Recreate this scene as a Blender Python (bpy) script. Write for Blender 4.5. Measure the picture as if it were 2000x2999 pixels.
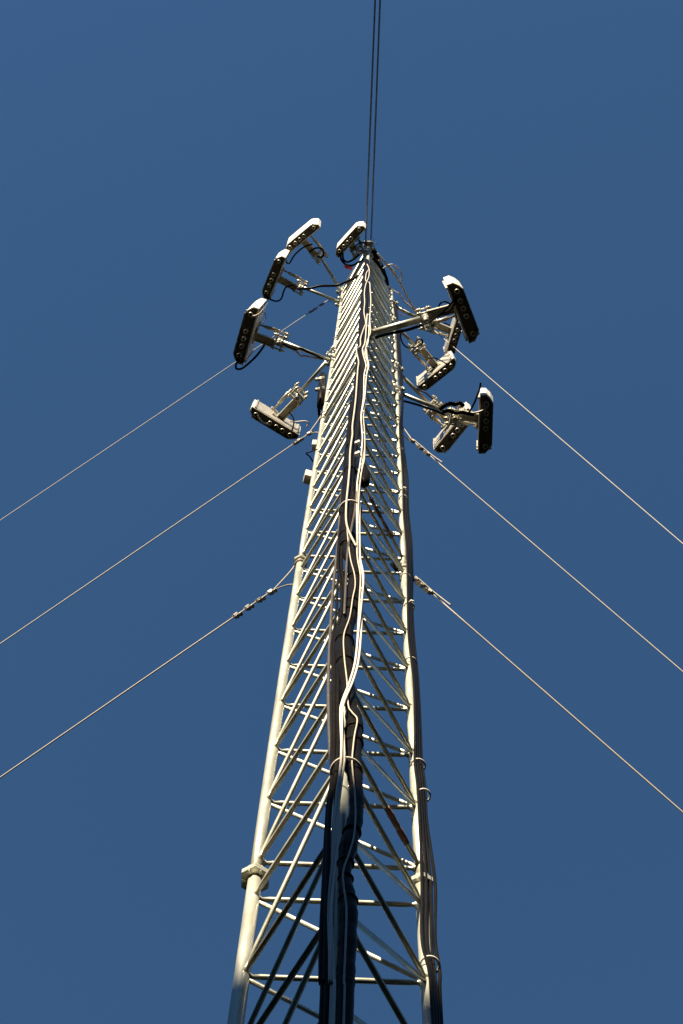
import bpy, bmesh, math, random
from mathutils import Vector, Matrix
random.seed(7)
sc = bpy.context.scene
C = sc.collection
for o in list(bpy.data.objects):
    bpy.data.objects.remove(o)

# ------------------------------------------------------------------ camera
ZV = Vector((0, 0, 1))
S = 0.55                                   # one tower face width in metres
F = 6.28127                                # focal length in thousands of photo pixels
YAW, PITCH, ROLL = -0.0469, 1.35558, 0.07934
CX, CY, CZ = 0.06551, -4.90923, -10.71128   # in face widths
EYE = 1.6
def basis():
    sy, cy, sp, cp = math.sin(YAW), math.cos(YAW), math.sin(PITCH), math.cos(PITCH)
    f = Vector((sy*cp, cy*cp, sp)); r = Vector((cy, -sy, 0)); u = r.cross(f)
    cr, sr = math.cos(ROLL), math.sin(ROLL)
    return cr*r+sr*u, -sr*r+cr*u, f
RT, UP, FW = basis()
def W(x, y, z):                             # tower units -> metres
    return Vector((x*S, y*S, (z-CZ)*S+EYE))
EYEP = W(CX, CY, CZ)
cam = bpy.data.cameras.new('camera'); co = bpy.data.objects.new('camera', cam); C.objects.link(co)
co.matrix_world = Matrix(((RT.x, UP.x, -FW.x, EYEP.x), (RT.y, UP.y, -FW.y, EYEP.y), (RT.z, UP.z, -FW.z, EYEP.z), (0, 0, 0, 1)))
cam.sensor_fit = 'VERTICAL'; cam.sensor_height = 36; cam.sensor_width = 24
cam.lens = F*1000/2999*36
cam.clip_start = 0.05; cam.clip_end = 5000
sc.camera = co

# ------------------------------------------------------------------ sky, sun, exposure
SUN_EL = math.radians(27); SUN_AZ = math.radians(19)      # sun behind and to the left of the camera
SUND = Vector((-math.sin(SUN_AZ)*math.cos(SUN_EL), -math.cos(SUN_AZ)*math.cos(SUN_EL), math.sin(SUN_EL)))
w = bpy.data.worlds.new('World'); sc.world = w; w.use_nodes = True
nt = w.node_tree; nt.nodes.clear()
sky = nt.nodes.new('ShaderNodeTexSky'); sky.sky_type = 'NISHITA'; sky.sun_disc = False
sky.sun_elevation = SUN_EL; sky.sun_rotation = math.pi+SUN_AZ
sky.altitude = 200; sky.air_density = 0.8; sky.dust_density = 0.0; sky.ozone_density = 5.8
bg = nt.nodes.new('ShaderNodeBackground'); bg.inputs[1].default_value = 0.05
wo = nt.nodes.new('ShaderNodeOutputWorld')
tint = nt.nodes.new('ShaderNodeMix'); tint.data_type = 'RGBA'; tint.blend_type = 'MULTIPLY'; tint.inputs['Factor'].default_value = 1
tint.inputs['B'].default_value = (.90, 1.08, 1.0, 1)          # white-balance tint of the sky: a little less red
nt.links.new(sky.outputs[0], tint.inputs['A']); nt.links.new(tint.outputs['Result'], bg.inputs[0]); nt.links.new(bg.outputs[0], wo.inputs[0])
sl = bpy.data.lights.new('sun', 'SUN'); sl.energy = 5.0; sl.angle = math.radians(0.5); sl.color = (1.0, 0.87, 0.66)
so = bpy.data.objects.new('sun', sl); C.objects.link(so)
so.rotation_euler = SUND.to_track_quat('Z', 'Y').to_euler(); so.location = (-20, -30, 40)
sc.view_settings.view_transform = 'Standard'; sc.view_settings.look = 'None'
sc.view_settings.exposure = 1.58; sc.view_settings.gamma = 1

# ------------------------------------------------------------------ photo pixel -> place helpers
def ray(px, py):
    return ((px-1000)/(1000*F)*RT - (py-1499.5)/(1000*F)*UP + FW).normalized()
def at_z(px, py, z):                        # point seen at a pixel, at height z (tower units)
    d = ray(px, py); t = ((z-CZ)*S)/d.z
    return EYEP + d*t
def at_y(px, py, y):                        # point seen at a pixel, in the upright plane y (tower units)
    d = ray(px, py); t = (y-CY)*S/d.y
    return EYEP + d*t
def bend(z):
    t = (z-10)/10
    t = max(-1.8, min(t, 2.5))
    return 0.01878*(t*t-1) - 0.00886*t*(t*t-1)
BASE = {'L': (-.5, 0), 'R': (.5, 0), 'M': (0, -.866)}
def leg(k, z):
    b = BASE[k]
    return W(b[0]+bend(z), b[1], z)
def pix(p):
    d = p-EYEP; Z = d.dot(FW)
    return 1000+F*1000*d.dot(RT)/Z, 1499.5-F*1000*d.dot(UP)/Z
def leg_z(k, py):                           # height at which a leg is seen at image row py
    lo, hi = -3.0, 40.0
    for i in range(50):
        m = (lo+hi)/2
        if pix(leg(k, m))[1] > py: lo = m
        else: hi = m
    return (lo+hi)/2

# ------------------------------------------------------------------ materials
def mat(name, col, rough=.5, metal=0., var=.15, scale=30., col2=None, spec=.5, bump=0., roughvar=.1, stretch=None):
    m = bpy.data.materials.new(name); m.use_nodes = True
    t = m.node_tree; b = t.nodes['Principled BSDF']
    b.inputs['Metallic'].default_value = metal
    b.inputs['Specular IOR Level'].default_value = spec
    if max(col) < .02: b.inputs['Specular Tint'].default_value = (1, .84, .66, 1)
    tc = t.nodes.new('ShaderNodeTexCoord'); src = tc.outputs['Object']
    if stretch:
        mp = t.nodes.new('ShaderNodeMapping'); mp.inputs['Scale'].default_value = stretch
        t.links.new(src, mp.inputs['Vector']); src = mp.outputs['Vector']
    n = t.nodes.new('ShaderNodeTexNoise'); n.inputs['Scale'].default_value = scale; n.inputs['Detail'].default_value = 6
    n.inputs['Roughness'].default_value = .65
    t.links.new(src, n.inputs['Vector'])
    r = t.nodes.new('ShaderNodeValToRGB')
    c2 = col2 or tuple(c*(1-var) for c in col)
    c1 = col if col2 else tuple(min(1, c*(1+var)) for c in col)
    r.color_ramp.elements[0].position = .3; r.color_ramp.elements[1].position = .7
    r.color_ramp.elements[0].color = (*c2, 1); r.color_ramp.elements[1].color = (*c1, 1)
    t.links.new(n.outputs['Fac'], r.inputs['Fac']); t.links.new(r.outputs['Color'], b.inputs['Base Color'])
    mr = t.nodes.new('ShaderNodeMapRange')
    mr.inputs['To Min'].default_value = max(.02, rough-roughvar); mr.inputs['To Max'].default_value = min(1, rough+roughvar)
    t.links.new(n.outputs['Fac'], mr.inputs['Value']); t.links.new(mr.outputs['Result'], b.inputs['Roughness'])
    if bump:
        bp = t.nodes.new('ShaderNodeBump'); bp.inputs['Strength'].default_value = bump; bp.inputs['Distance'].default_value = .002
        t.links.new(n.outputs['Fac'], bp.inputs['Height']); t.links.new(bp.outputs['Normal'], b.inputs['Normal'])
    return m
M = {
 'galv': mat('galvanised_steel', (.43, .425, .345), .38, .45, .3, 8, bump=.15, stretch=(1, 1, .35)),
 'rod': mat('galvanised_rod', (.53, .52, .42), .36, .45, .3, 18, bump=.1),
 'steel': mat('bracket_steel', (.38, .35, .27), .42, .45, .3, 40),
 'dull': mat('dull_bolt_steel', (.17, .155, .13), .5, .4, .35, 60),
 'black': mat('black_jacket', (.0088, .0075, .0063), .4, 0, .4, 25, spec=.012, bump=.1),
 'wrap': mat('black_wrapped_bundle', (.0088, .0075, .0063), .3, 0, .45, 18, spec=.012, bump=.15, roughvar=.06, stretch=(1, 1, 3)),
 'thinblack': mat('thin_black_jacket', (.0088, .0080, .0072), .35, 0, .3, 30, spec=.03),
 'brown': mat('brown_grey_jacket', (.06, .05, .04), .4, 0, .25, 30, spec=.3),
 'white': mat('white_jacket', (.62, .56, .48), .45, 0, .14, 30),
 'cream': mat('cream_jacket', (.45, .39, .30), .45, 0, .15, 40),
 'tie': mat('white_nylon_tie', (.60, .55, .50), .4, 0, .08, 40),
 'radome': mat('offwhite_radome', (.55, .51, .44), .5, 0, .16, 9),
 'plate': mat('dark_end_plate', (.085, .075, .055), .55, 0, .25, 40),
 'back': mat('bare_aluminium_back', (.42, .39, .33), .4, .4, .25, 20),
 'port': mat('nickel_port', (.60, .56, .46), .38, .2, .15, 60),
 'hole': mat('dark_socket', (.01, .01, .01), .6, 0, .2, 60),
 'wire': mat('stranded_steel_wire', (.30, .255, .195), .6, .0, .35, 160),
 'darkwire': mat('dark_stay_wire', (.05, .052, .05), .5, .2, .3, 80),
 'red': mat('red_tape', (.80, .05, .03), .5, 0, .15, 50),
 'rust': mat('rusty_tape', (.22, .12, .075), .7, 0, .5, 60, bump=.4),
 'box': mat('grey_plastic_box', (.45, .42, .36), .5, 0, .12, 20),
 'grass': mat('grass_ground', (.010, .012, .005), .9, 0, .4, 1.5, col2=(.020, .017, .009), spec=.05),
}

# ------------------------------------------------------------------ mesh helpers (world metres)
def ringpts(c, a, b, r, n):
    return [c + a*(r*math.cos(2*math.pi*i/n)) + b*(r*math.sin(2*math.pi*i/n)) for i in range(n)]
def tube(bm, pts, r, n=10, cap=True, closed=False):
    pts = [Vector(p) for p in pts]
    rr = r if isinstance(r, (list, tuple)) else [r]*len(pts)
    N = len(pts); rings = []; a = None
    for i in range(N):
        if closed: t = (pts[(i+1) % N]-pts[i-1])
        else: t = pts[min(i+1, N-1)]-pts[max(i-1, 0)]
        if t.length < 1e-9: t = Vector((0, 0, 1))
        t.normalize()
        if a is None:
            h = Vector((0, 0, 1)) if abs(t.z) < .9 else Vector((1, 0, 0))
            a = h.cross(t).normalized()
        a = (a-t*a.dot(t)).normalized(); b = t.cross(a)
        rings.append([bm.verts.new(p) for p in ringpts(pts[i], a, b, rr[i], n)])
    rng = range(N if closed else N-1)
    for i in rng:
        A, B = rings[i], rings[(i+1) % N]
        for j in range(n):
            f = bm.faces.new((A[j], A[(j+1) % n], B[(j+1) % n], B[j])); f.smooth = True
    if cap and not closed:
        bm.faces.new(list(reversed(rings[0]))); bm.faces.new(rings[-1])
def box(bm, c, ax, ay, az, sx, sy, sz, bev=0.):
    vs = []
    for k in (-1, 1):
        for j in (-1, 1):
            for i in (-1, 1):
                vs.append(bm.verts.new(c+ax*(i*sx/2)+ay*(j*sy/2)+az*(k*sz/2)))
    fs = [bm.faces.new([vs[i] for i in q]) for q in ((0, 2, 3, 1), (4, 5, 7, 6), (0, 1, 5, 4), (2, 6, 7, 3), (0, 4, 6, 2), (1, 3, 7, 5))]
    if bev:
        es = list({e for f in fs for e in f.edges})
        bmesh.ops.bevel(bm, geom=es, offset=bev, segments=2, affect='EDGES', profile=.5)
def prism(bm, bot, top):
    A = [bm.verts.new(p) for p in bot]; B = [bm.verts.new(p) for p in top]; n = len(A)
    for i in range(n): bm.faces.new((A[i], A[(i+1) % n], B[(i+1) % n], B[i]))
    bm.faces.new(list(reversed(A))); bm.faces.new(B)
def spline(pts, sub=6):
    P = [Vector(p) for p in pts]; out = []
    if len(P) < 3: return P
    for i in range(len(P)-1):
        p0, p1, p2, p3 = P[max(i-1, 0)], P[i], P[i+1], P[min(i+2, len(P)-1)]
        for k in range(sub):
            t = k/sub; t2 = t*t; t3 = t2*t
            out.append(.5*((2*p1)+(p2-p0)*t+(2*p0-5*p1+4*p2-p3)*t2+(3*p1-p0-3*p2+p3)*t3))
    out.append(P[-1]); return out

def thing(name, label, cat, loc, group=None):
    o = bpy.data.objects.new(name, None); C.objects.link(o); o.location = loc
    o.empty_display_size = .1
    o['label'] = label; o['category'] = cat
    if group: o['group'] = group
    return o
def root_of(p):
    while p.parent: p = p.parent
    return p
def obj(name, bm, m, parent=None, label=None, cat=None, group=None, kind=None, normals=True):
    if normals: bmesh.ops.recalc_face_normals(bm, faces=bm.faces)
    off = Vector((0, 0, 0))
    if parent: off = root_of(parent).location.copy()
    else:
        n = len(bm.verts); off = sum((v.co for v in bm.verts), Vector())/max(n, 1)
    bmesh.ops.translate(bm, verts=bm.verts, vec=-off)
    me = bpy.data.meshes.new(name); bm.to_mesh(me); bm.free()
    o = bpy.data.objects.new(name, me); C.objects.link(o)
    me.materials.append(M[m] if isinstance(m, str) else m)
    if parent: o.parent = parent
    else: o.location = off
    if label: o['label'] = label
    if cat: o['category'] = cat
    if group: o['group'] = group
    if kind: o['kind'] = kind
    return o
ORD = ['lowest', 'second lowest', 'third from the bottom', 'fourth from the bottom', 'fifth from the bottom', 'sixth from the bottom',
       'seventh from the bottom', 'eighth from the bottom', 'ninth from the bottom', 'tenth from the bottom', 'eleventh from the bottom', 'twelfth from the bottom']

# ------------------------------------------------------------------ ground, plus an added hill, unseen, to shade the foot of the mast
HOR = Vector((SUND.x, SUND.y, 0)).normalized(); SIDE = Vector((-HOR.y, HOR.x, 0))
SHADE_HILLD = 30.0
SHADE_Z = W(0, 0, -.38).z
SHADE_HILLH = SHADE_Z + SHADE_HILLD*math.tan(SUN_EL)
bm = bmesh.new()
rads = [0, 4, 8, 12, 16, 20, 24, 27, 29, 30, 31, 33, 36, 40, 46, 55, 65, 80, 100, 125, 150, 180, 220, 300, 500, 1200, 3500]
NA = 72; grid = []
for r_ in rads:
    row = []
    for k in range(NA):
        a = 2*math.pi*k/NA; da = min(a, 2*math.pi-a)
        h = SHADE_HILLH/max(.3, math.cos(da))*math.exp(-((r_/max(.3, math.cos(da))**0-SHADE_HILLD)/8.)**2)*(1 if da < 1.0 else math.exp(-((da-1.0)/.35)**2))
        if r_ < 9: h = 0
        ring = 58*math.exp(-((r_-165)/52.)**2)*(1-.82*math.exp(-(da/1.05)**2))*(1+.18*math.sin(3*a+.7)+.1*math.sin(7*a))  # added ring of unseen hills to cut blue light from the horizon
        if r_ < 60: ring = 0
        p = HOR*(math.cos(a)*r_)+SIDE*(math.sin(a)*r_)
        row.append(bm.verts.new((p.x, p.y, h+ring)))
    grid.append(row)
for i in range(len(rads)-1):
    for j in range(NA):
        k = (j+1) % NA
        if i == 0:
            if j == 0: c0 = grid[0][0]
            f = bm.faces.new((c0, grid[1][j], grid[1][k]))
        else: f = bm.faces.new((grid[i][j], grid[i+1][j], grid[i+1][k], grid[i][k]))
        f.smooth = True
for v in [v for v in bm.verts if not v.link_faces]: bm.verts.remove(v)
g = obj('ground', bm, 'grass', kind='structure')  # flat ground and the added light-blocking hills in one mesh

# ------------------------------------------------------------------ the lattice mast
PP, GG = 1.06797, .56774
lev = [0, PP]
for s_ in range(4):
    lev.append(lev[-1]+GG)
    for i in range(7): lev.append(lev[-1]+PP)
lev = lev[:34]
panels = [(0, 1)]+[(a+i, a+i+1) for a in (2, 10, 18, 26) for i in range(7)]
joints = [(lev[1]+lev[2])/2+.03, (lev[9]+lev[10])/2+.05, (lev[17]+lev[18])/2+.02, (lev[25]+lev[26])/2]
low = [-PP*k for k in range(1, 7)]
low2 = [low[-1]-GG-PP*k for k in range(0, 7)]
ZG = CZ-EYE/S
TOP = lev[33]+.12
tower = thing('lattice_mast', 'tall galvanised steel lattice mast of three legs crossed by slanting rods', 'lattice tower', W(0, -.29, ZG))
RAD = [(-99, .044), (joints[0], .041), (joints[1], .035), (joints[2], .029), (joints[3], .0275)]
def lrad(z): return [r for a, r in RAD if z >= a][-1]
for k in 'LRM':
    bm = bmesh.new(); cuts = [ZG]+joints+[TOP]
    for a, b in zip(cuts[:-1], cuts[1:]):
        r = lrad(a+.01)*S; n = max(2, int((b-a)/1.0)); zs_ = [a+(b-a)*i/n for i in range(n+1)]
        tube(bm, [leg(k, z) for z in zs_], r, 24)
    lo = obj('leg', bm, 'galv', tower)
    for ji, jz in enumerate(joints):
        bm = bmesh.new(); c = leg(k, jz); r0 = lrad(jz-.1)
        fr = r0*(2.15 if ji == 0 else 1.8 if (k != 'R' and ji == 1) else 1.45 if ji == 1 else 1.7)*S
        if (k, ji) == ('R', 0): fr = r0*1.7*S
        if (k, ji) == ('R', 1): fr = r0*1.3*S
        n = 6; ph = math.pi/6
        q = [Vector((math.cos(ph+2*math.pi*i/n)*fr, math.sin(ph+2*math.pi*i/n)*fr, 0)) for i in range(n)]
        h = .028*S if ji < 2 else .022*S
        for z0_, z1_ in ((-h, -.002*S), (.002*S, h)):
            prism(bm, [c+v+ZV*z0_ for v in q], [c+v+ZV*z1_ for v in q])
        if ji == 0:
            for i in range(6):
                a_ = math.pi/3*i; pb = c+Vector((math.cos(a_), math.sin(a_), 0))*fr*.72
                tube(bm, [pb-ZV*(h+.018*S), pb+ZV*(h+.018*S)], .012*S, 6)
        if ji: tube(bm, [c-ZV*h*1.9, c+ZV*h*1.9], r0*1.12*S, 24)
        obj('flange', bm, 'galv', lo)
HR, DR = .0168*S, .0152*S
def rod(bm, a, b, r):
    d = (b-a).normalized()
    # ends are squeezed a little where they are welded on
    q = (0, .036*S, .046*S, .058*S, .10*S)          # weld bead at the leg, then a pinched end
    k = (1.4, 1.4, 1.25, .74, 1)
    tube(bm, [a+d*t for t in q]+[b-d*t for t in reversed(q)], [r*t for t in k]+[r*t for t in reversed(k)], 12)
FACES = (('L', 'M'), ('M', 'R'), ('R', 'L'))
rest = bmesh.new(); rest2 = bmesh.new()
for i, z in enumerate(lev):
    for a, b in FACES:
        if i <= 32:
            bm = bmesh.new(); rod(bm, leg(a, z), leg(b, z), HR*(1 if i < 18 else 1.12)); obj('horizontal_rod', bm, 'rod', tower)  # upper rods drawn thicker to imitate bloom of the sunlit steel
        else: rod(rest, leg(a, z), leg(b, z), HR)
for z in low+low2:
    for a, b in FACES: rod(rest, leg(a, z), leg(b, z), HR)
obj('horizontal_rod', rest, 'rod', tower, kind='stuff')
diag_mr = {}
for i, j in panels:
    for a, b in FACES:
        bm = bmesh.new(); rod(bm, leg(a, lev[i]), leg(b, lev[j]), DR*(1 if i < 10 else 1.15 if i < 18 else 1.4)); o = obj('diagonal_rod', bm, 'rod', tower)  # extra thickness higher up stands in for bloom on bright rods
for a, b in FACES:
    bm = bmesh.new(); rod(bm, leg(a, low[0]), leg(b, lev[0]), DR); obj('diagonal_rod', bm, 'rod', tower)
    for s_ in (low, low2):
        for z0, z1 in zip(s_[1:], s_[:-1]): rod(rest2, leg(a, z0), leg(b, z1), DR)
obj('diagonal_rod', rest2, 'rod', tower, kind='stuff')
# concrete foot
bm = bmesh.new(); box(bm, W(0, -.29, ZG)+Vector((0, 0, .1)), Vector((1, 0, 0)), Vector((0, 1, 0)), Vector((0, 0, 1)), 1.2, 1.2, .36, .02)
obj('concrete_foot', bm, 'box', tower)

# ------------------------------------------------------------------ mounting arms and panel antennas
GA = 'panel antennas on the mast'; GM = 'mounting arms of the antennas'
def Z1(px, py, s=3.136, ox=650, oy=600): return (ox+px/s, oy+py/s)
# name: leg, row on leg, arm end px, back edge px (start end first), front edge px (same order), rise px, label bits
ANT = [
 dict(k='L', row=857, end=(936, 748), back=((938.6, 665.4), (842.9, 745)), front=((921, 655), (832.4, 729)), rise=(3, -19),
      lab='off-white panel antenna uppermost on the left of the mast, tilted up to the right', arm='thin steel arm sloping from the left leg top to the uppermost left antenna'),
 dict(k='L', row=886, end=(879, 839), back=((836.5, 754.6), (785.5, 880.6)), front=((803, 759.4), (762, 864.7)), rise=(13, -23),
      lab='narrow panel antenna second from the top on the left, its dark end showing five sockets', arm='steel arm from the left leg to the second antenna on the left'),
 dict(k='L', row=1058, end=(818, 998), back=((758.4, 903.8), (711, 1069.6)), front=((714.5, 912), (683, 1039)), rise=(24, -30),
      lab='long dark-ended panel antenna farthest left, with a white top and a hanging black cable', arm='steel arm wrapped with black cables holding the antenna farthest left'),
 dict(k='L', row=1036, end=(872, 1156), back=((738, 1190.8), (877, 1273.7)), front=((728, 1207), (853, 1295)), rise=(6, -23),
      lab='lowest panel antenna on the left, back turned, showing its pale metal rear', arm='bare steel arm slanting down from the left leg to the lowest left antenna'),
 dict(k='M', row=738, end=(1047, 735), back=((1071, 668.6), (991, 756)), front=((1053, 664), (980, 743.5)), rise=(2, -15),
      lab='off-white panel antenna at the very top of the mast beside the two dark wires', arm='short steel arm at the top of the near leg'),
 dict(k='M', row=982, end=(1246, 932), back=((1374, 1006), (1308.7, 834.7)), front=((1402, 970), (1355, 834)), rise=(-12.6, -25),
      lab='uppermost panel antenna on the right, long dark end of five sockets under a white top', arm='thick steel arm crossing in front of the mast from the near leg'),
 dict(k='R', row=893, end=(1262, 952), back=((1303, 1045), (1340, 925)), front=((1325, 1050), (1362, 943)), rise=(-5, -20),
      lab='half-hidden panel antenna on the right, behind the uppermost right one', arm='thin steel arm from the right leg top meeting the thick arm end'),
 dict(k='R', row=948, end=(1222, 1018), back=((1221, 1132.7), (1329, 1047.7)), front=((1249, 1143), (1339, 1070)), rise=(-7, -22),
      lab='middle panel antenna on the right with a pale back and four sockets in a row', arm='thin steel arm slanting down from the right leg beside a coiled black cable'),
 dict(k='R', row=1148, end=(1330, 1216), back=((1401, 1327.7), (1406, 1157)), front=((1439, 1320), (1447, 1166)), rise=(0, -24),
      lab='upright dark panel antenna farthest right, edge on with a white top', arm='dark steel arm reaching out to the antenna farthest right'),
 dict(k='R', row=1083, end=(1270, 1196), back=((1270, 1316), (1370, 1195)), front=((1305, 1327), (1398, 1217)), rise=(-4, -21),
      lab='lowest panel antenna on the right, half behind the upright antenna farthest right', arm='bright steel arm slanting down from the right leg to the lowest right antenna'),
]
HANT = 1.25
PORTS = [.13, .43, .56, .69, .85]
for A in ANT:
    za = leg_z(A['k'], A['row']); A['za'] = za
    base = leg(A['k'], za); end = at_z(*A['end'], za)
    d = (end-base).normalized()
    # ---- arm
    arm = thing('mounting_arm', A['arm'], 'mounting arm', base, GM)
    bm = bmesh.new(); fat = .052 if A['k'] == 'M' and A['row'] > 900 else .03
    tube(bm, [base+d*.03*S, end], fat*S, 16)
    obj('pipe', bm, 'galv', arm)
    bm = bmesh.new(); rl = lrad(za)*S; sd = d.cross(ZV).normalized()
    for sgn in (-1, 1):
        box(bm, base+d*(rl+.02*S)*sgn, d, sd, ZV, .02*S, .2*S, .15*S, .003)
    for a in (-1, 1):
        for b in (-1, 1):
            p = base+sd*(.075*S*a)+ZV*(.045*S*b)
            tube(bm, [p-d*(rl+.07*S), p+d*(rl+.07*S)], .011*S, 8)
            for e in (-1, 1): tube(bm, [p+d*(rl+.032*S)*e, p+d*(rl+.058*S)*e], .021*S, 6)
    obj('leg_clamp', bm, 'galv', arm)
    # ---- antenna
    z0 = za-.62
    B1, B2 = at_z(*A['back'][0], z0), at_z(*A['back'][1], z0)
    F1, F2 = at_z(*A['front'][0], z0), at_z(*A['front'][1], z0)
    u = (B2-B1).normalized(); bc = (B1+B2)/2; fc = (F1+F2)/2
    n = ZV.cross(u)
    if n.dot(fc-bc) < 0: n = -n
    wid = (B2-B1).length; dep = max(.16*S, min(.26*S, (fc-bc).dot(n)))
    tx, ty = pix(bc); topc = at_z(tx+A['rise'][0], ty+A['rise'][1], z0+HANT)
    ax = (topc-bc); H = ax.length; ax.normalize()
    if d.dot(n) < -.2: pass
    an = thing('panel_antenna', A['lab'], 'antenna', bc, GA)
    u2 = (u-ax*u.dot(ax)).normalized(); n2 = ax.cross(u2)
    if n2.dot(n) < 0: n2 = -n2
    prof = [(-.5, .0), (-.5, .45), (-.5+.07, .78), (-.5+.15, 1), (.5-.15, 1), (.5-.07, .78), (.5, .45), (.5, 0)]
    def P(a, b, h): return bc+u2*(a*wid)+n2*(b*dep)+ax*h
    bm = bmesh.new()
    inner = [(a*.955, .06+b*.89) for a, b in prof]
    lv = [[bm.verts.new(P(a, b, h)) for a, b in q] for q, h in ((inner, .05*S), (inner, 0), (prof, 0), (prof, H-.02*S), ([(a*.97, .03+b*.94) for a, b in prof], H))]
    for A_, B_ in zip(lv[:-1], lv[1:]):
        for i in range(8): bm.faces.new((A_[i], A_[(i+1) % 8], B_[(i+1) % 8], B_[i]))
    bm.faces.new(lv[-1])
    body = obj('radome', bm, 'radome', an)
    bm = bmesh.new(); vs = [bm.verts.new(P(a*.97, .04+b*.92, .03*S)) for a, b in prof]; vt = [bm.verts.new(P(a*.97, .04+b*.92, .045*S)) for a, b in prof]
    for i in range(8): bm.faces.new((vs[i], vs[(i+1) % 8], vt[(i+1) % 8], vt[i]))
    bm.faces.new(vs); bm.faces.new(vt); obj('end_plate', bm, 'plate', an)
    bm = bmesh.new()                        # aluminium back panel with folded edges
    box(bm, P(0, -.03, H*.5), u2, n2, ax, wid*.9, dep*.07, H*.94, .002)
    for s_ in (-1, 1): box(bm, P(s_*.44, -.09, H*.5), u2, n2, ax, wid*.03, dep*.14, H*.94)
    obj('back_panel', bm, 'back', an)
    A['ports'] = []
    for t in PORTS:
        c = P(-.5+t, .5, .03*S); A['ports'].append(c-ax*.09*S)
        bm = bmesh.new(); r = .036*S
        # hollow socket
        a0, a1, a2, a3 = [[bm.verts.new(p) for p in ringpts(c-ax*hh, u2, n2, q, 16)] for q, hh in ((r, 0), (r, .11*S), (r*.62, .11*S), (r*.62, .01*S))]
        for X, Y in ((a0, a1), (a1, a2), (a2, a3)):
            for i in range(16): f = bm.faces.new((X[i], X[(i+1) % 16], Y[(i+1) % 16], Y[i])); f.smooth = (X is not a1)
        cn = obj('socket', bm, 'port', an)
        bm = bmesh.new(); vv = [bm.verts.new(p) for p in ringpts(c-ax*.05*S, u2, n2, r*.66, 16)]; bm.faces.new(vv); obj('socket_hole', bm, 'hole', cn)
    bm = bmesh.new(); c = P(-.5+.1, .86, .03*S); tube(bm, [c, c-ax*.05*S], .02*S, 10); obj('earth_stud', bm, 'port', an)
    # ---- tilt bracket and pole clamp
    hm = max(.1*S, min(H*.85, (end.z-bc.z)/max(ax.z, .2)))
    att = P(0, -.12, hm); v = att-end; vl = v.length; v.normalize()
    sdv = v.cross(ZV).normalized(); up = sdv.cross(v)
    bm = bmesh.new()
    tube(bm, [end-ZV*.38*S-v*.0, end+ZV*.42*S], .036*S, 16)
    obj('mount_pole', bm, 'steel', an)
    bm = bmesh.new()
    # channel: two cheeks and a web, set to one side; the tilt link runs on the other
    for s_ in (-1, 1): box(bm, end+v*(vl*.5+.02*S)+sdv*((.05+.058*s_)*S)-up*.12*S, v, sdv, up, vl*.86, .014*S, .122*S)
    box(bm, end+v*(vl*.5+.02*S)+sdv*.05*S-up*.06*S, v, sdv, up, vl*.86, .122*S, .012*S)
    box(bm, att+sdv*.03*S-up*.1*S, v, sdv, up, .03*S, .26*S, .22*S, .003)
    obj('bracket_channel', bm, 'steel', an)
    bm = bmesh.new(); l0 = end+v*.03*S-sdv*.12*S+up*.16*S; l1 = att-sdv*.10*S+up*.2*S
    tube(bm, [l0, l0.lerp(l1, .15), l0.lerp(l1, .16), l0.lerp(l1, .7), l0.lerp(l1, .71), l1], [.016*S, .016*S, .03*S, .03*S, .016*S, .016*S], 12)
    obj('tilt_link', bm, 'steel', an)
    bm = bmesh.new(); box(bm, att-sdv*.08*S+up*.22*S, v, sdv, up, .03*S, .14*S, .14*S, .003)
    obj('bracket_plate', bm, 'steel', an)
    for hz in (-.2, .24):
        bm = bmesh.new()
        for s_ in (-1, 1): box(bm, end+v*(.055*S*s_)+ZV*hz*S, v, sdv, up, .022*S, .26*S, .12*S, .003)
        for s_ in (-1, 1):
            p = end+sdv*(.105*S*s_)+ZV*hz*S
            tube(bm, [p-v*.13*S, p+v*.12*S], .013*S, 8)
            tube(bm, [p-v*.1*S, p-v*.07*S], .026*S, 6); tube(bm, [p+v*.07*S, p+v*.095*S], .026*S, 6)
        obj('pole_clamp', bm, 'steel', an)
    A['z0'] = z0

# ------------------------------------------------------------------ cables
def cable(name, pts, r, m, label, cat='cable', group=None, n=10, sub=6):
    bm = bmesh.new(); tube(bm, spline(pts, sub), r*S, n)
    return obj(name, bm, m, label=label, cat=cat, group=group)
GN = 'cables up the near leg'; GR = 'cables up the right leg'
YM = -.866
# thick glossy bundle
tk = [(1008,2999),(1011,2880),(1017,2760),(1020,2657),(1009,2560),(1020,2480),(1042,2389),(1042,2300),(1034,2240),(1038,2152),(1037,2110),(1028,2070),(1019,2018),(1010,1941),(1008,1865),(1024,1807),(1031,1761),(1038,1682),(1022,1616),(1016,1570),(1025,1487),(1023,1415),(1030,1329),(1038,1280),(1045,1229),(1049,1164),(1054,1100),(1058,1040),(1062,980),(1066,900),(1070,830),(1074,765)]
pk = [at_y(x, y, YM-.1) for x, y in tk]
pk = [pk[0]+Vector((0.0, 0, -8.0)), pk[0]+Vector((0, 0, -2.0))]+pk
wk = {2999:.040, 2880:.041, 2760:.043, 2657:.043, 2560:.032, 2480:.046, 2389:.040, 2300:.039, 2240:.046, 2152:.050, 2110:.051, 2070:.036, 2018:.046, 1941:.060, 1865:.058, 1807:.050, 1761:.055, 1682:.050, 1616:.052, 1570:.060, 1487:.058, 1415:.048, 1329:.050, 1280:.052, 1229:.058, 1164:.06, 1100:.062, 1040:.064, 980:.064, 900:.062, 830:.06, 765:.045}
rr_ = [.04, .04]+[wk[y] for x, y in tk]
fine = spline(pk, 10); bm = bmesh.new(); rs = []
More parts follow.
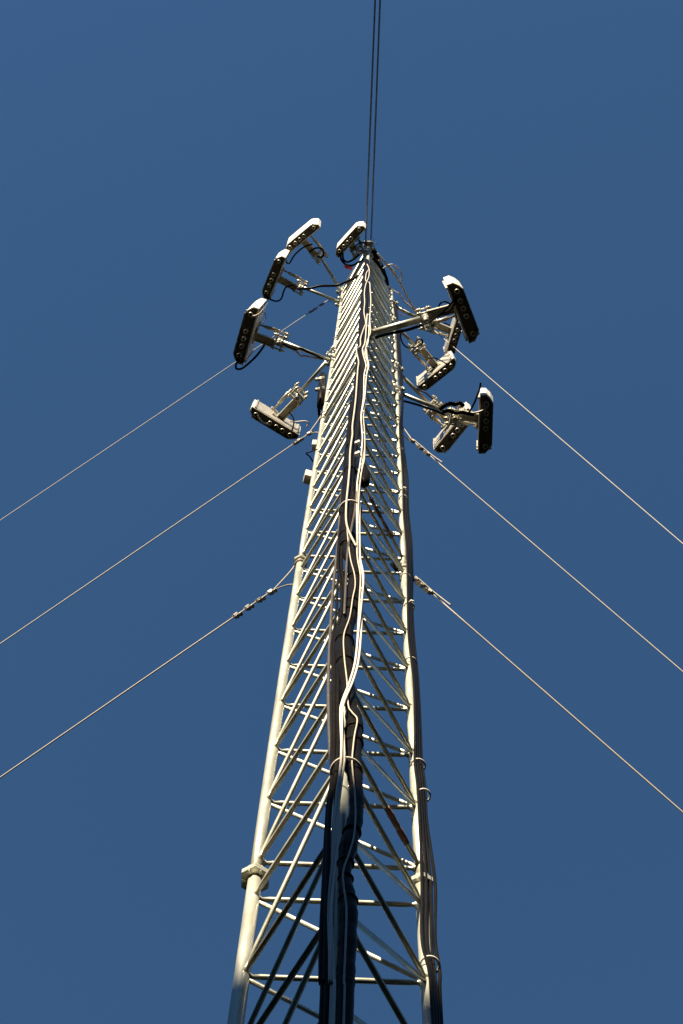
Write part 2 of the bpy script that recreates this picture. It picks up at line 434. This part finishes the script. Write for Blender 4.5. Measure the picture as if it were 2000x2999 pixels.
for i in range(len(fine)):
    j = min(i//10, len(rr_)-2); t = i/10-j; t = min(1, max(0, t)); t = t*t*(3-2*t)
    r0 = rr_[j]*(1-t)+rr_[j+1]*t
    rs.append(r0*S*(1+.05*math.sin(i*.83)+.035*math.sin(i*2.1+1)))
tube(bm, fine, rs, 20)
b = obj('cable_bundle', bm, 'wrap', label='thickest glossy black cable bundle snaking up the near leg', cat='cable', group=GN)
def bundle_r(y):
    ks = sorted(wk); 
    for k0, k1 in zip(ks[:-1], ks[1:]):
        if k0 <= y <= k1: return wk[k0]+(wk[k1]-wk[k0])*(y-k0)/(k1-k0)
    return .045
root = b
ry = [(1020,2640),(1012,2575),(1012,2530),(1030,2440),(1034,2250),(1037,2180),(1036,2140),(1012,1945),(1009,1880),(1027,1795),(1030,1770),(1036,1695),(1018,1600),(1017,1572),(1024,1480),(1026,1380),(1032,1310)]
for i, (x, y) in enumerate(sorted(ry, key=lambda q: -q[1])):
    c = at_y(x, y, YM-.1); bm = bmesh.new()
    tube(bm, ringpts(c, Vector((1, 0, 0)), Vector((0, 1, .15)).normalized(), bundle_r(y)*1.03*S, 24), .0065*S, 6, closed=True)
    o = obj('binding', bm, 'black', None); o.parent = root; o.location = o.location-root.location
# further black cables
LA = [(941,2999),(940,2870),(941,2746),(948,2600),(955,2450),(962,2350),(972,2290),(977,2228),(979,2150),(979,2075),(980,1990),(979,1941),(977,1910),(984,1857),(1000,1790),(999,1720),(990,1650),(994,1570),(1004,1480),(1010,1400),(1016,1330),(1024,1250),(1036,1150),(1046,1050),(1058,930),(1066,820)]
LB = [(953,2999),(952,2870),(954,2746),(957,2600),(962,2450),(968,2350),(980,2290),(988,2228),(991,2150),(989,2075),(990,1990),(988,1941),(985,1900),(992,1857),(1008,1800),(1008,1720),(1000,1650),(1003,1570),(1011,1480),(1018,1400),(1024,1330),(1034,1250),(1044,1150),(1054,1050),(1064,930),(1070,820)]
LC = [(963,2999),(962,2870),(961,2746),(968,2600),(975,2450),(982,2350),(975,2280),(970,2228),(972,2150),(971,2075),(974,1990),(973,1941),(970,1900),(976,1857),(984,1800),(988,1720),(996,1650),(1001,1570),(1000,1480),(1005,1400),(1010,1330),(1019,1250),(1030,1150)]
lefts = [
 (LA, .0125, 'black', 'black cable along the left edge of the near leg bundle', -.08),
 (LB, .0125, 'black', 'black cable tucked between the thick bundle and the left edge cable', -.1),
 (LC, .010, 'thinblack', 'thinner black cable weaving behind the left edge cable of the near leg', -.06),
 ([(980,2330),(974,2240),(968,2209),(963,2100),(962,1980),(966,1880),(973,1750),(982,1660),(990,1590),(996,1500),(1006,1400),(1016,1300)], .012, 'brown', 'brown-grey cable hanging left of the near leg bundle', -.05),
 ([(1008,1800),(1011,1739),(1019,1604),(1038,1500),(1044,1440)], .009, 'brown', 'thin grey cable crossing straight over the thick bundle', -.17),
]
for pts, r, m_, lab, oy in lefts:
    p = [at_y(x, y, YM+oy) for x, y in pts]
    if pts[0][1] > 2990: p = [p[0]+Vector((0, 0, -8.)), p[0]+Vector((0, 0, -2.))]+p
    cable('feed_cable', p, r, m_, lab, 'cable', GN, 12)
wh = [(973,2999),(971,2870),(968,2746),(967,2650),(974,2550),(981,2450),(990,2345),(1000,2250),(1003,2209),(1001,2094),(1006,2056),(1030,1995),(1045,1934),(1052,1846),(1058,1760),(1061,1688),(1052,1640),(1048,1602),(1049,1487),(1051,1418),(1057,1370),(1062,1343),(1064,1286),(1062,1253),(1060,1215),(1068,1164),(1071,1100),(1076,1070),(1069,1040),(1066,1021),(1073,1002),(1076,960),(1078,920)]
offs = [(-5, 0, 'white cable up the near leg, leftmost of the white pair'), (5, 3, 'white cable up the near leg, rightmost of the white pair'), (0, -4, 'tan-white cable between the two white ones on the near leg')]
for i, (dx, ph, lab) in enumerate(offs):
    p = []
    for j, (x, y) in enumerate(wh):
        k = 5.2 if y > 1500 else 5
        ph = y/150.+(0, 2.3, 4.0)[i]
        p.append(at_y(x+k*math.cos(ph)+random.uniform(-.8, .8), y, YM-(.2 if y > 2200 else .175)-.02*math.sin(ph)))
    p = [p[0]+Vector((0, 0, -8.)), p[0]+Vector((0, 0, -2.))]+p
    cable('feed_cable', p, .0073 if i < 2 else .0062, 'white' if i < 2 else 'cream', lab, 'cable', GN, 10)
thin = [(1043,1600),(1016,1540),(1014,1480),(1020,1415),(1022,1390),(1024,1365),(1025,1329),(1028,1300),(1032,1272),(1032,1247),(1037,1208),(1042,1164),(1046,1106),(1048,1080),(1050,1059),(1044,1030),(1045,1020),(1055,1012),(1056,990),(1066,960),(1071,945),(1066,915),(1068,885),(1067,859),(1071,834),(1080,810),(1081,789),(1075,774)]
cable('thin_wire_or_glint', [at_y(x, y, YM-.2) for x, y in thin], .009, 'cream', 'thin cream wire wriggling up the upper half of the near leg', 'wire', GN, 8)
thin = [(1081,789),(1073,800),(1071,822),(1082,828),(1084,850),(1086,885),(1083,930),(1085,970),(1081,985),(1073,1010),(1075,1045),(1079,1080)]
cable('thin_wire_or_glint', [at_y(x, y, YM-.17) for x, y in thin], .009, 'cream', 'thin cream wire looping at the top of the near leg, right of the wriggling one', 'wire', GN, 8)
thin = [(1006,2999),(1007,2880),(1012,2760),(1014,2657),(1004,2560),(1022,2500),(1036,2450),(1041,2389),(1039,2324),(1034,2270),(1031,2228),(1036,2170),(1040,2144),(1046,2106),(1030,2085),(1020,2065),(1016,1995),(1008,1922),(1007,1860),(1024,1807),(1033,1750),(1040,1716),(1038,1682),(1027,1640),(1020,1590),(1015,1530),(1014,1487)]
p = [at_y(x, y, YM-.172) for x, y in thin]  # cream tube standing in for the sun highlight on the black bundle
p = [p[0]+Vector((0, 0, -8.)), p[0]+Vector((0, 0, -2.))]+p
cable('thin_wire_or_glint', p, .0048, 'cream', 'hair-thin cream streak painting the sun highlight down the front of the thick bundle in the lower half', 'wire', GN, 8)
# right-leg strands
ys = [2999,2850,2750,2600,2500,2400,2300,2230,2130,1990,1850,1700,1600,1500,1400,1340,1250]
st = [[1268,1258,1236,1236,1233,1229,1223,1215,1216,1211,1196,1194,1191,1182,1180,1176,1170],
      [1276,1264,1249,1248,1243,1236,1230,1222,1221,1215,1201,1198,1196,1187,1182,1179,1173],
      [1284,1272,1263,1262,1252,1242,1237,1229,1226,1219,1206,1202,1201,1192,1188,1182,1176],
      [1293,1288,1274,1275,1263,1249,1244,1235,1231,1224,1211,1205,1206,1196,1194,1185,1178]]
up = [(1180,[1176,1179,1180,1179]),(1100,[1170,1173,1175,1177]),(1020,[1164,1167,1170,1172]),(940,[1160,1162,1164,1166]),(880,[1150,1153,1155,1158])]
nm = ['leftmost', 'second from the left', 'third from the left', 'rightmost']
for i in range(4):
    p = [at_y(x, y, -.075+.02*i) for x, y in zip(st[i], ys)]+[at_y(q[i], y, -.06+.02*i) for y, q in up]
    p = [p[0]+Vector((0, 0, -8.)), p[0]+Vector((0, 0, -2.))]+p
    cable('feed_cable', p, .0105, 'thinblack', 'black cable strapped to the right leg, '+nm[i]+' of its four', 'cable', GR, 10)
cable('feed_cable', [at_y(x, y, .03) for x, y in ((1186,1330),(1191,1370),(1194,1400),(1196,1450),(1195,1500),(1202,1550),(1207,1620),(1209,1690),(1208,1760))], .006, 'thinblack', 'thin black cable bowing out from the right leg bundle at mid height', 'cable', GR, 8)
# ties
GT = 'white ties on the right leg cables'
ties = [(1258,2828,.058),(1240,2330,.05),(1224,2243,.055),(1202,1940,.05),(1198,1778,.05),(1186,1694,.055),(1181,1462,.05),(1179,1443,.05),(1170,1322,.052),(1166,1222,.05),(1163,1150,.055),(1162,1140,.055)]
for i, (x, y, r) in enumerate(ties):
    c = at_y(x, y, -.03); bm = bmesh.new()
    tube(bm, ringpts(c, Vector((1, 0, 0)), Vector((0, 1, -.12)).normalized(), r*.9*S, 28), .0068*S, 8, closed=True)
    if i in (4, 7): tube(bm, spline([c+Vector((.2, -1, 0))*r*S, c+Vector((.3, -1.2, .05))*r*S, c+Vector((.8, -1.1, -.2))*r*S], 5), .009*S, 8)
    obj('cable_tie', bm, 'tie', label='white tie round the right leg cables, '+ORD[i], cat='cable tie', group=GT)
for x, y, r, lab in ((1014,2262,.085,'white tie round the near leg bundle, lower of two'), (1026,1497,.095,'white tie round the near leg bundle, upper of two')):
    c = at_y(x, y, YM-.1); bm = bmesh.new()
    tube(bm, ringpts(c, Vector((1, 0, 0)), Vector((0, 1, 0)), r*S, 32), .009*S, 8, closed=True)
    obj('cable_tie', bm, 'tie', label=lab, cat='cable tie', group='white ties on the near leg bundle')
for dx, y, lab in ((-3,1330,'lower left'),(4,1327,'lower right'),(-3,1298,'upper left'),(4,1295,'upper right')):
    bm = bmesh.new(); c = at_y(1046+dx, y, YM-.22); tube(bm, [c-ZV*.05*S, c+ZV*.05*S], .016*S, 8)
    obj('cable_clip', bm, 'tie', label=lab+' one of four pale clips on the near leg bundle above mid height', cat='cable clip', group='pale clips on the near leg bundle')

# jumpers
def zp(s, ox, oy, pts): return [(ox+a/s, oy+b/s) for a, b in pts]
z1 = lambda *p: zp(3.136, 650, 600, p)
z2 = lambda *p: zp(3.92, 650, 840, p)
z4 = lambda *p: zp(7.84, 1060, 900, p)
z7 = lambda *p: zp(7.127, 1200, 780, p)
z6 = lambda *p: zp(8.71, 1180, 980, p)
z8 = lambda *p: zp(5.227, 1180, 1100, p)
z9 = lambda *p: zp(7.84, 1060, 700, p)
GJ = 'jumper cables of the antennas'
JUM = [
 (0, z1((615,412),(605,440),(590,520),(620,535),(660,470),(720,410),(770,380),(830,360)), .016, 'thinblack', 'black jumper cable looping under the uppermost left antenna'),
 (1, z1((398,815),(430,860),(500,885),(545,860),(565,800),(590,755),(650,740)), .016, 'thinblack', 'black jumper cable looping under the second antenna on the left'),
 (1, z1((690,770),(800,768),(900,745),(1050,740),(1130,710),(1240,660),(1290,600)), .024, 'thinblack', 'black cable drooping from the second left antenna to the mast top'),
 (2, z2((203,800),(165,880),(160,930),(190,945),(250,925),(380,810),(460,710),(490,660)), .017, 'thinblack', 'black jumper cable hanging below the antenna farthest left'),
 (2, z2((335,345),(400,325),(450,295),(478,258)), .013, 'cream', 'short cream wire on the top of the antenna farthest left'),
 (2, z2((478,285),(495,310),(502,350),(485,400),(470,440)), .007, 'cream', 'fine cream wire behind the top of the antenna farthest left'),
 (2, z2((670,640),(760,690),(850,720),(900,705),(1000,750),(1100,800),(1160,830)), .016, 'thinblack', 'black cable lying along the arm of the antenna farthest left'),
 (2, z2((740,690),(850,740),(900,790),(960,795),(1060,815),(1150,835)), .013, 'cream', 'cream cable lying along the arm of the antenna farthest left'),
 (3, z2((405,1475),(430,1520),(480,1560),(555,1578)), .015, 'white', 'white jumper between two sockets of the lowest left antenna'),
 (3, z2((795,1715),(805,1650),(825,1560),(810,1490),(760,1430)), .012, 'brown', 'brown cable rising behind the lowest left antenna'),
 (3, z2((780,1545),(850,1550),(960,1543),(990,1570),(972,1605)), .011, 'white', 'white hooked wire end behind the lowest left antenna'),
 (4, z1((1085,430),(1095,500),(1140,550),(1200,555),(1250,530),(1300,500)), .02, 'thinblack', 'outer black jumper loop under the topmost antenna'),
 (4, z1((1108,440),(1115,500),(1150,525),(1200,505),(1265,455)), .02, 'thinblack', 'inner black jumper loop under the topmost antenna'),
 (5, z7((965,540),(980,600),(930,700),(850,790),(700,930),(560,1050),(430,1150),(330,1190)), .013, 'thinblack', 'black jumper cable from the uppermost right antenna to its arm'),
 (5, z7((600,850),(620,800),(660,755),(720,735),(800,760),(850,800)), .012, 'thinblack', 'black cable arching over the bracket of the uppermost right antenna'),
 (5, z7((540,900),(500,980),(430,1060),(330,1150),(295,1190)), .009, 'cream', 'cream wire at the end of the thick arm'),
 (6, z7((700,1180),(760,1195),(850,1240),(920,1290)), .012, 'thinblack', 'short black jumper of the half-hidden right antenna'),
 (7, z4((870,540),(890,620),(890,700),(930,820),(1000,900),(1100,932),(1230,915),(1340,870),(1392,810),(1380,745),(1325,735),(1265,760),(1225,830)), .013, 'thinblack', 'black cable ending in a coil beside the right leg'),
 (7, z6((690,610),(780,590),(900,630),(1050,710),(1190,785)), .011, 'thinblack', 'black jumper arching over the middle right antenna'),
 (7, z6((650,560),(680,620),(620,740),(600,830),(610,920)), .011, 'white', 'white wire on the bracket of the middle right antenna'),
 (8, z8((1285,395),(1300,460),(1250,520),(1150,560),(1030,580),(950,600)), .014, 'cream', 'cream jumper from the upright antenna farthest right'),
 (8, z8((1190,110),(1175,200),(1140,300),(1100,400),(1040,520),(990,590)), .014, 'thinblack', 'black jumper behind the top of the antenna farthest right'),
 (9, z8((200,190),(260,230),(340,260),(400,310),(460,360)), .012, 'brown', 'brown cable along the arm of the lowest right antenna'),
 (6, z9((350,330),(510,510),(590,610),(700,750),(870,1000),(950,1150),(1080,1400),(1180,1568),(1260,1690),(1330,1760)), .018, 'cream', 'long cream cable sloping from the mast top to the right arms'),
 (6, z9((590,605),(700,582),(800,640),(880,740),(912,850),(890,990)), .012, 'cream', 'cream wire loop standing out right of the mast top'),
 (6, z9((400,730),(490,670),(570,615),(650,640),(740,740),(820,880)), .011, 'white', 'short white wire stub tied at the mast top'),
 (6, z9((560,1080),(640,1110),(700,1170),(820,1240),(900,1310),(960,1420),(1080,1520),(1200,1640),(1230,1720)), .014, 'white', 'white wavy wire from the right leg top down to its arm'),
 (5, z4((300,700),(500,640),(700,590),(1000,530),(1200,470),(1390,400)), .022, 'thinblack', 'black cable lying along the underside of the thick arm'),
 (5, z7((1000,640),(960,700),(930,780),(880,880),(760,960),(640,1010)), .012, 'thinblack', 'second black jumper below the top socket of the uppermost right antenna'),
 (8, z8((560,520),(640,460),(720,430),(800,440),(870,420),(930,470)), .03, 'black', 'black cable lump on the bracket of the antenna farthest right'),
 (8, z8((600,560),(700,540),(800,575),(900,560),(1000,585),(1090,600)), .026, 'black', 'black cable running along the bracket of the antenna farthest right'),
 (8, z8((-20,385),(60,402),(200,440),(350,488),(500,540),(640,600)), .016, 'thinblack', 'black cable along the arm of the antenna farthest right'),
 (9, z8((640,640),(720,700),(800,730),(870,770),(860,800)), .014, 'thinblack', 'black jumper of the lowest right antenna'),
 (0, z1((800,440),(850,400),(910,400),(935,440),(915,480),(870,470)), .018, 'thinblack', 'black cable coiled round the bracket of the uppermost left antenna'),
 (4, z1((1205,400),(1250,360),(1300,345),(1330,370)), .014, 'thinblack', 'black cable behind the topmost antenna'),
 (6, z9((330,780),(420,960),(480,1100),(560,1250),(640,1400)), .035, 'black', 'black cable running down inside the right side of the mast top'),
 (6, z9((250,430),(330,520),(420,640),(500,760),(560,900),(590,1040)), .03, 'black', 'black cable curving over the right edge of the mast top'),
 (6, z9((380,480),(420,540),(430,620),(410,720)), .014, 'cream', 'short cream wire bent against the mast top'),
]
for i, pts, r, m_, lab in JUM:
    z = leg_z('R', 880) if i == 6 else ANT[i]['za']-.04 if 'arm of' in lab or 'thick arm' in lab else ANT[i]['z0']-.06
    cable('jumper_cable', [at_z(x, y, z) for x, y in pts], r, m_, lab, 'cable', GJ, 8)
bm = bmesh.new(); c = at_z(1020, 783, ANT[4]['z0']-.08)
box(bm, c, Vector((.5, .2, .8)).normalized(), Vector((.37, -.93, 0)).normalized(), Vector((.74, .3, -.6)).normalized(), .15*S, .06*S, .11*S, .004)
obj('red_tag', bm, 'red', label='small red tag on the jumper cable under the topmost antenna', cat='tag')

# ------------------------------------------------------------------ guy wires
GG_ = 'guy wires of the mast'
def guy(k, zrow, a, b, r, lab, clamps, rows=None, m_='wire', radial=None):
    """wire seen through photo pixels a and b, running from leg k to the ground"""
    zat = leg_z(k, zrow)
    p0 = leg(k, zat)
    n = ray(*a).cross(ray(*b))               # plane of sight
    rd = radial or {'L': Vector((-.866, .5, 0)), 'R': Vector((.866, .5, 0)), 'M': Vector((0, -1, 0))}[k]
    # anchor: on the ground, in the sight plane and in the radial plane of the leg
    sd = ZV.cross(rd)
    start = at_radial(a, p0, sd)
    c = start-EYEP
    # point start+rd*s with z=0 in sight plane
    q = Vector((p0.x, p0.y, .1)); s_ = (EYEP-q).dot(n)/rd.dot(n)
    anchor = q+rd*s_
    root = thing('guy_wire', lab, 'guy wire', anchor, GG_)
    L = (anchor-start).length; pts = []
    for i in range(41):
        t = i/40; p = start.lerp(anchor, t); p = p-ZV*(L*.004*4*t*(1-t)); pts.append(p)
    bm = bmesh.new(); tube(bm, pts, r*S, 8); obj('strand', bm, m_, root)
    d = (anchor-start).normalized(); up_ = d.cross(ZV).normalized(); w_ = up_.cross(d)
    # bridle: two strands from the leg to the first clamp
    fl = lrad(zat)*S
    for sg, rw in zip((1, -1), rows or (zrow-4, zrow+6)):
        bm = bmesh.new(); pl = leg(k, leg_z(k, rw)); lenb = (start-pl).length
        ps = [pl-rd*.004+sd*(fl+.004)*sg, pl+rd*(fl+.004)+sd*fl*.3*sg, pl.lerp(start, .45)+ZV*(.10*lenb if sg > 0 else -.01*lenb), start]
        tube(bm, spline(ps, 8), r*S*.9, 8); obj('bridle', bm, m_, root)
    bm = bmesh.new(); tube(bm, ringpts(p0, Vector((1, 0, 0)), Vector((0, 1, 0)), fl+.006, 20), r*S*1.3, 8, closed=True); obj('leg_loop', bm, m_, root)
    for (cx, cy) in clamps:
        # nearest point on the wire in the picture
        best = min(((pix(p)[0]-cx)**2+(pix(p)[1]-cy)**2, p) for p in [start.lerp(anchor, t*.0005) for t in range(0, 400)])[1] if True else start
        bm = bmesh.new()
        box(bm, best-w_*.015*S, d, (up_*math.cos(cx)+w_*math.sin(cx)), (w_*math.cos(cx)-up_*math.sin(cx)), .05*S, .038*S, .042*S, .002)
        for e in (-1, 1):
            tube(bm, spline([best+d*.014*S*e-w_*.05*S, best+d*.014*S*e+up_*.0*S+w_*.03*S, best+d*.014*S*e+w_*.05*S], 3), .009*S, 8)
            tube(bm, [best+d*.02*S*e-w_*.085*S, best+d*.02*S*e-w_*.04*S], .02*S, 6)
        obj('wire_clamp', bm, 'dull', root)
    if clamps and k == 'R' and zrow > 1000:   # the doubled tail
        bm = bmesh.new(); ps = [start+up_*.02*S]+[start.lerp(anchor, t)+up_*.022*S for t in (.01, .02)]
        e = min(((pix(p)[0]-clamps[-1][0])**2+(pix(p)[1]-clamps[-1][1])**2, p) for p in [start.lerp(anchor, t*.0005) for t in range(0, 400)])[1]
        ps = [start+up_*.02*S, start.lerp(e, .5)+up_*.022*S, e+up_*.02*S, e+d*.12*S+up_*.03*S-ZV*.03*S, e+d*.26*S+up_*.05*S-ZV*.1*S]
        tube(bm, spline(ps, 6), r*S*.9, 8); obj('tail', bm, m_, root)
    bm = bmesh.new(); tube(bm, [anchor-ZV*.3, anchor+ZV*.1], .03, 8); obj('anchor_rod', bm, 'dull', root)
    return root
def at_radial(px, p0, sd):                  # point seen at px in the upright plane through p0 with normal sd
    d = ray(*px); t = (p0-EYEP).dot(sd)/d.dot(sd)
    return EYEP+d*t
guy('L', 884, (957, 881), (0, 1522), .0072, 'upper guy wire on the left, passing behind the antenna farthest left', [(938, 893), (917, 907), (909, 914)])
guy('L', 1214, (902.5, 1271), (0, 1883), .0072, 'middle guy wire on the left, leaving the leg below the lowest left antenna', [(902, 1272), (862, 1297), (872, 1290)], (1212, 1262))
guy('L', 1655, (800, 1728), (0, 2274), .0072, 'lowest guy wire on the left, with four dark clamps', [(789, 1735.6), (757, 1758), (725, 1780), (692, 1801)], (1648, 1702))
guy('R', 905, (1252, 951), (2000, 1590), .0085, 'upper guy wire on the right, passing over the half-hidden antenna', [(1256, 955)])
guy('R', 1238, (1208.7, 1291), (2000, 1964), .0072, 'middle guy wire on the right, leaving the leg below the lowest right antenna', [(1210, 1292), (1236, 1314), (1257, 1332)], (1236, 1270))
guy('R', 1672, (1214, 1693), (2000, 2375), .0072, 'lowest guy wire on the right, with three pale clamps', [(1221, 1700), (1239, 1716), (1259, 1733)])
# two dark stays from the top of the near leg, passing overhead
for (a, b_, lab, dz) in (((1070, 722), (1098.6, 0), 'left one of the two dark wires running up from the mast top', 0), ((1086, 712), (1113, 0), 'right one of the two dark wires running up from the mast top', .25)):
    p0 = at_z(a[0], a[1], TOP+dz-.1)
    zt = TOP-5.5
    p1 = at_z(b_[0], b_[1], zt)
    d = (p1-p0); end = p0+d*((p0.z-.1)/(p0.z-p1.z))
    bm = bmesh.new(); tube(bm, [p0.lerp(end, i/40) for i in range(41)], .0165*S, 8)
    obj('stay_wire', bm, 'darkwire', label=lab, cat='stay wire', group='two dark overhead wires')

# ------------------------------------------------------------------ small fittings
# top of the near leg: crossed clamp with sprouting bolts and cut wire ends
t0 = leg('M', TOP-.1)
tf = thing('top_clamp', 'spiky cluster of bolts and cut wire ends at the mast top', 'clamp', t0)
bm = bmesh.new(); box(bm, t0-Vector((0, .05*S, 0)), Vector((1, 0, 0)), Vector((0, 1, 0)), ZV, .18*S, .14*S, .16*S, .004); obj('clamp_block', bm, 'dull', tf)
bm = bmesh.new()
for x, y in ((1105, 712), (1100, 730), (1062, 706), (1093, 700), (1058, 720), (1080, 708), (1097, 722), (1074, 706)):
    tube(bm, [t0-Vector((0, .06*S, 0)), at_z(x, y, TOP+random.uniform(-.3, .1))], .009*S, 6)
obj('wire_ends', bm, 'dull', tf)
cable('feed_cable', [at_z(x, y, TOP-.4) for x, y in ((1078, 740), (1092, 735), (1100, 745), (1108, 765), (1118, 785), (1128, 815), (1135, 850), (1142, 875))], .05, 'black', 'short thick black cable sagging over the right side of the mast top', 'cable')
cable('feed_cable', [at_z(x, y, TOP-.7) for x, y in ((1066, 745), (1080, 765), (1090, 790), (1098, 820), (1104, 850))], .04, 'black', 'short black cable inside the mast top, left of the sagging one', 'cable')
# junction box behind the left leg
zb = leg_z('L', 1395); c = at_z(901, 1397, zb)
jb = thing('junction_box', 'small beige box fixed outside the left leg above mid height', 'box', c)
bm = bmesh.new(); box(bm, c, Vector((1, .25, 0)).normalized(), Vector((-.25, 1, 0)).normalized(), ZV, .085*S, .11*S, .32*S, .006); obj('box_body', bm, 'box', jb)
bm = bmesh.new(); box(bm, c+Vector((.06*S, 0, 0)), Vector((1, 0, 0)), Vector((0, 1, 0)), ZV, .12*S, .04*S, .1*S); obj('box_bracket', bm, 'steel', jb)
zb = leg_z('L', 1305); c = at_z(921, 1303, zb); bm = bmesh.new()
box(bm, c, Vector((1, 0, 0)), Vector((0, 1, 0)), ZV, .06*S, .08*S, .3*S, .004); tube(bm, [c, c+Vector((.07*S, 0, 0))], .012*S, 8)
obj('wall_clip', bm, 'box', label='tiny pale bracket on the left leg above the beige box', cat='bracket')
cable('thin_wire_or_glint', [at_z(x, y, leg_z('L', 1330)) for x, y in ((930, 1316), (912, 1322), (897, 1328), (906, 1336), (914, 1348), (922, 1358))], .009, 'thinblack', 'short black wire end sticking out left of the left leg', 'wire')
# whip-like black tube on the left leg
za_ = leg_z('L', 1205); zb_ = leg_z('L', 1080)
tb = thing('tube_antenna', 'slim black tube clamped upright outside the left leg', 'antenna', at_z(936, 1215, za_))
bm = bmesh.new(); tube(bm, [at_z(939, 1190, za_+.4), at_z(945, 1100, zb_-.4)], .055*S, 14); obj('tube', bm, 'black', tb)
for x, y in ((927, 1111), (927, 1141)):
    bm = bmesh.new(); zz = leg_z('L', y); p = at_z(x, y, zz); q = at_z(x+24, y-5, zz)
    for s_ in (-1, 1): tube(bm, [p+ZV*.06*S*s_, q+ZV*.06*S*s_], .018*S, 8)
    tube(bm, [p+ZV*.06*S, p-ZV*.06*S], .022*S, 8)
    obj('tube_clamp', bm, 'steel', tb)
cable('feed_cable', [at_z(x, y, za_) for x, y in ((941, 1165), (936, 1180), (934, 1200), (938, 1230), (944, 1245))], .02, 'black', 'black cable loop below the slim black tube', 'cable')
# black fitting on the near leg bundle
c = at_y(1066, 1400, YM-.12); bm = bmesh.new()
tube(bm, [c-ZV*.28*S, c-ZV*.2*S, c+ZV*.2*S, c+ZV*.28*S], [.02*S, .055*S, .055*S, .02*S], 14)
obj('cable_joint', bm, 'black', label='stubby black cable joint on the right of the near leg bundle', cat='cable joint')
# black knob on the right leg at the lowest guy
c = at_z(1161, 1668, leg_z('R', 1668)); bm = bmesh.new(); tube(bm, [c+Vector((-.02, -.02, .05)), c+Vector((.03, .02, -.03))], .03*S, 12)
obj('wire_grip', bm, 'black', label='black grip on the right leg beside the lowest right guy wire', cat='grip')
# rusty tape on two rods of the right face
def tape(i0, ta, tb, lab, rr=1.1, horiz=True):
    a = leg('M', lev[i0]); b_ = leg('R', lev[i0] if horiz else lev[i0+1]); bm = bmesh.new()
    n = 14; pts = []; rs = []
    for i in range(n+1):
        t = ta+(tb-ta)*i/n; pts.append(a.lerp(b_, t)); rs.append((HR if horiz else DR)*(rr+random.uniform(-.12, .25)))
    tube(bm, pts, rs, 10); obj('tape_wrap', bm, 'rust', label=lab, cat='tape')
TAPES = []
tape(2, .55, .82, 'strip of rusty brown tape on a rod of the right face near the bottom')
tape(10, .3, .75, 'strip of rusty brown tape on a rod of the right face at mid height', 1.12)
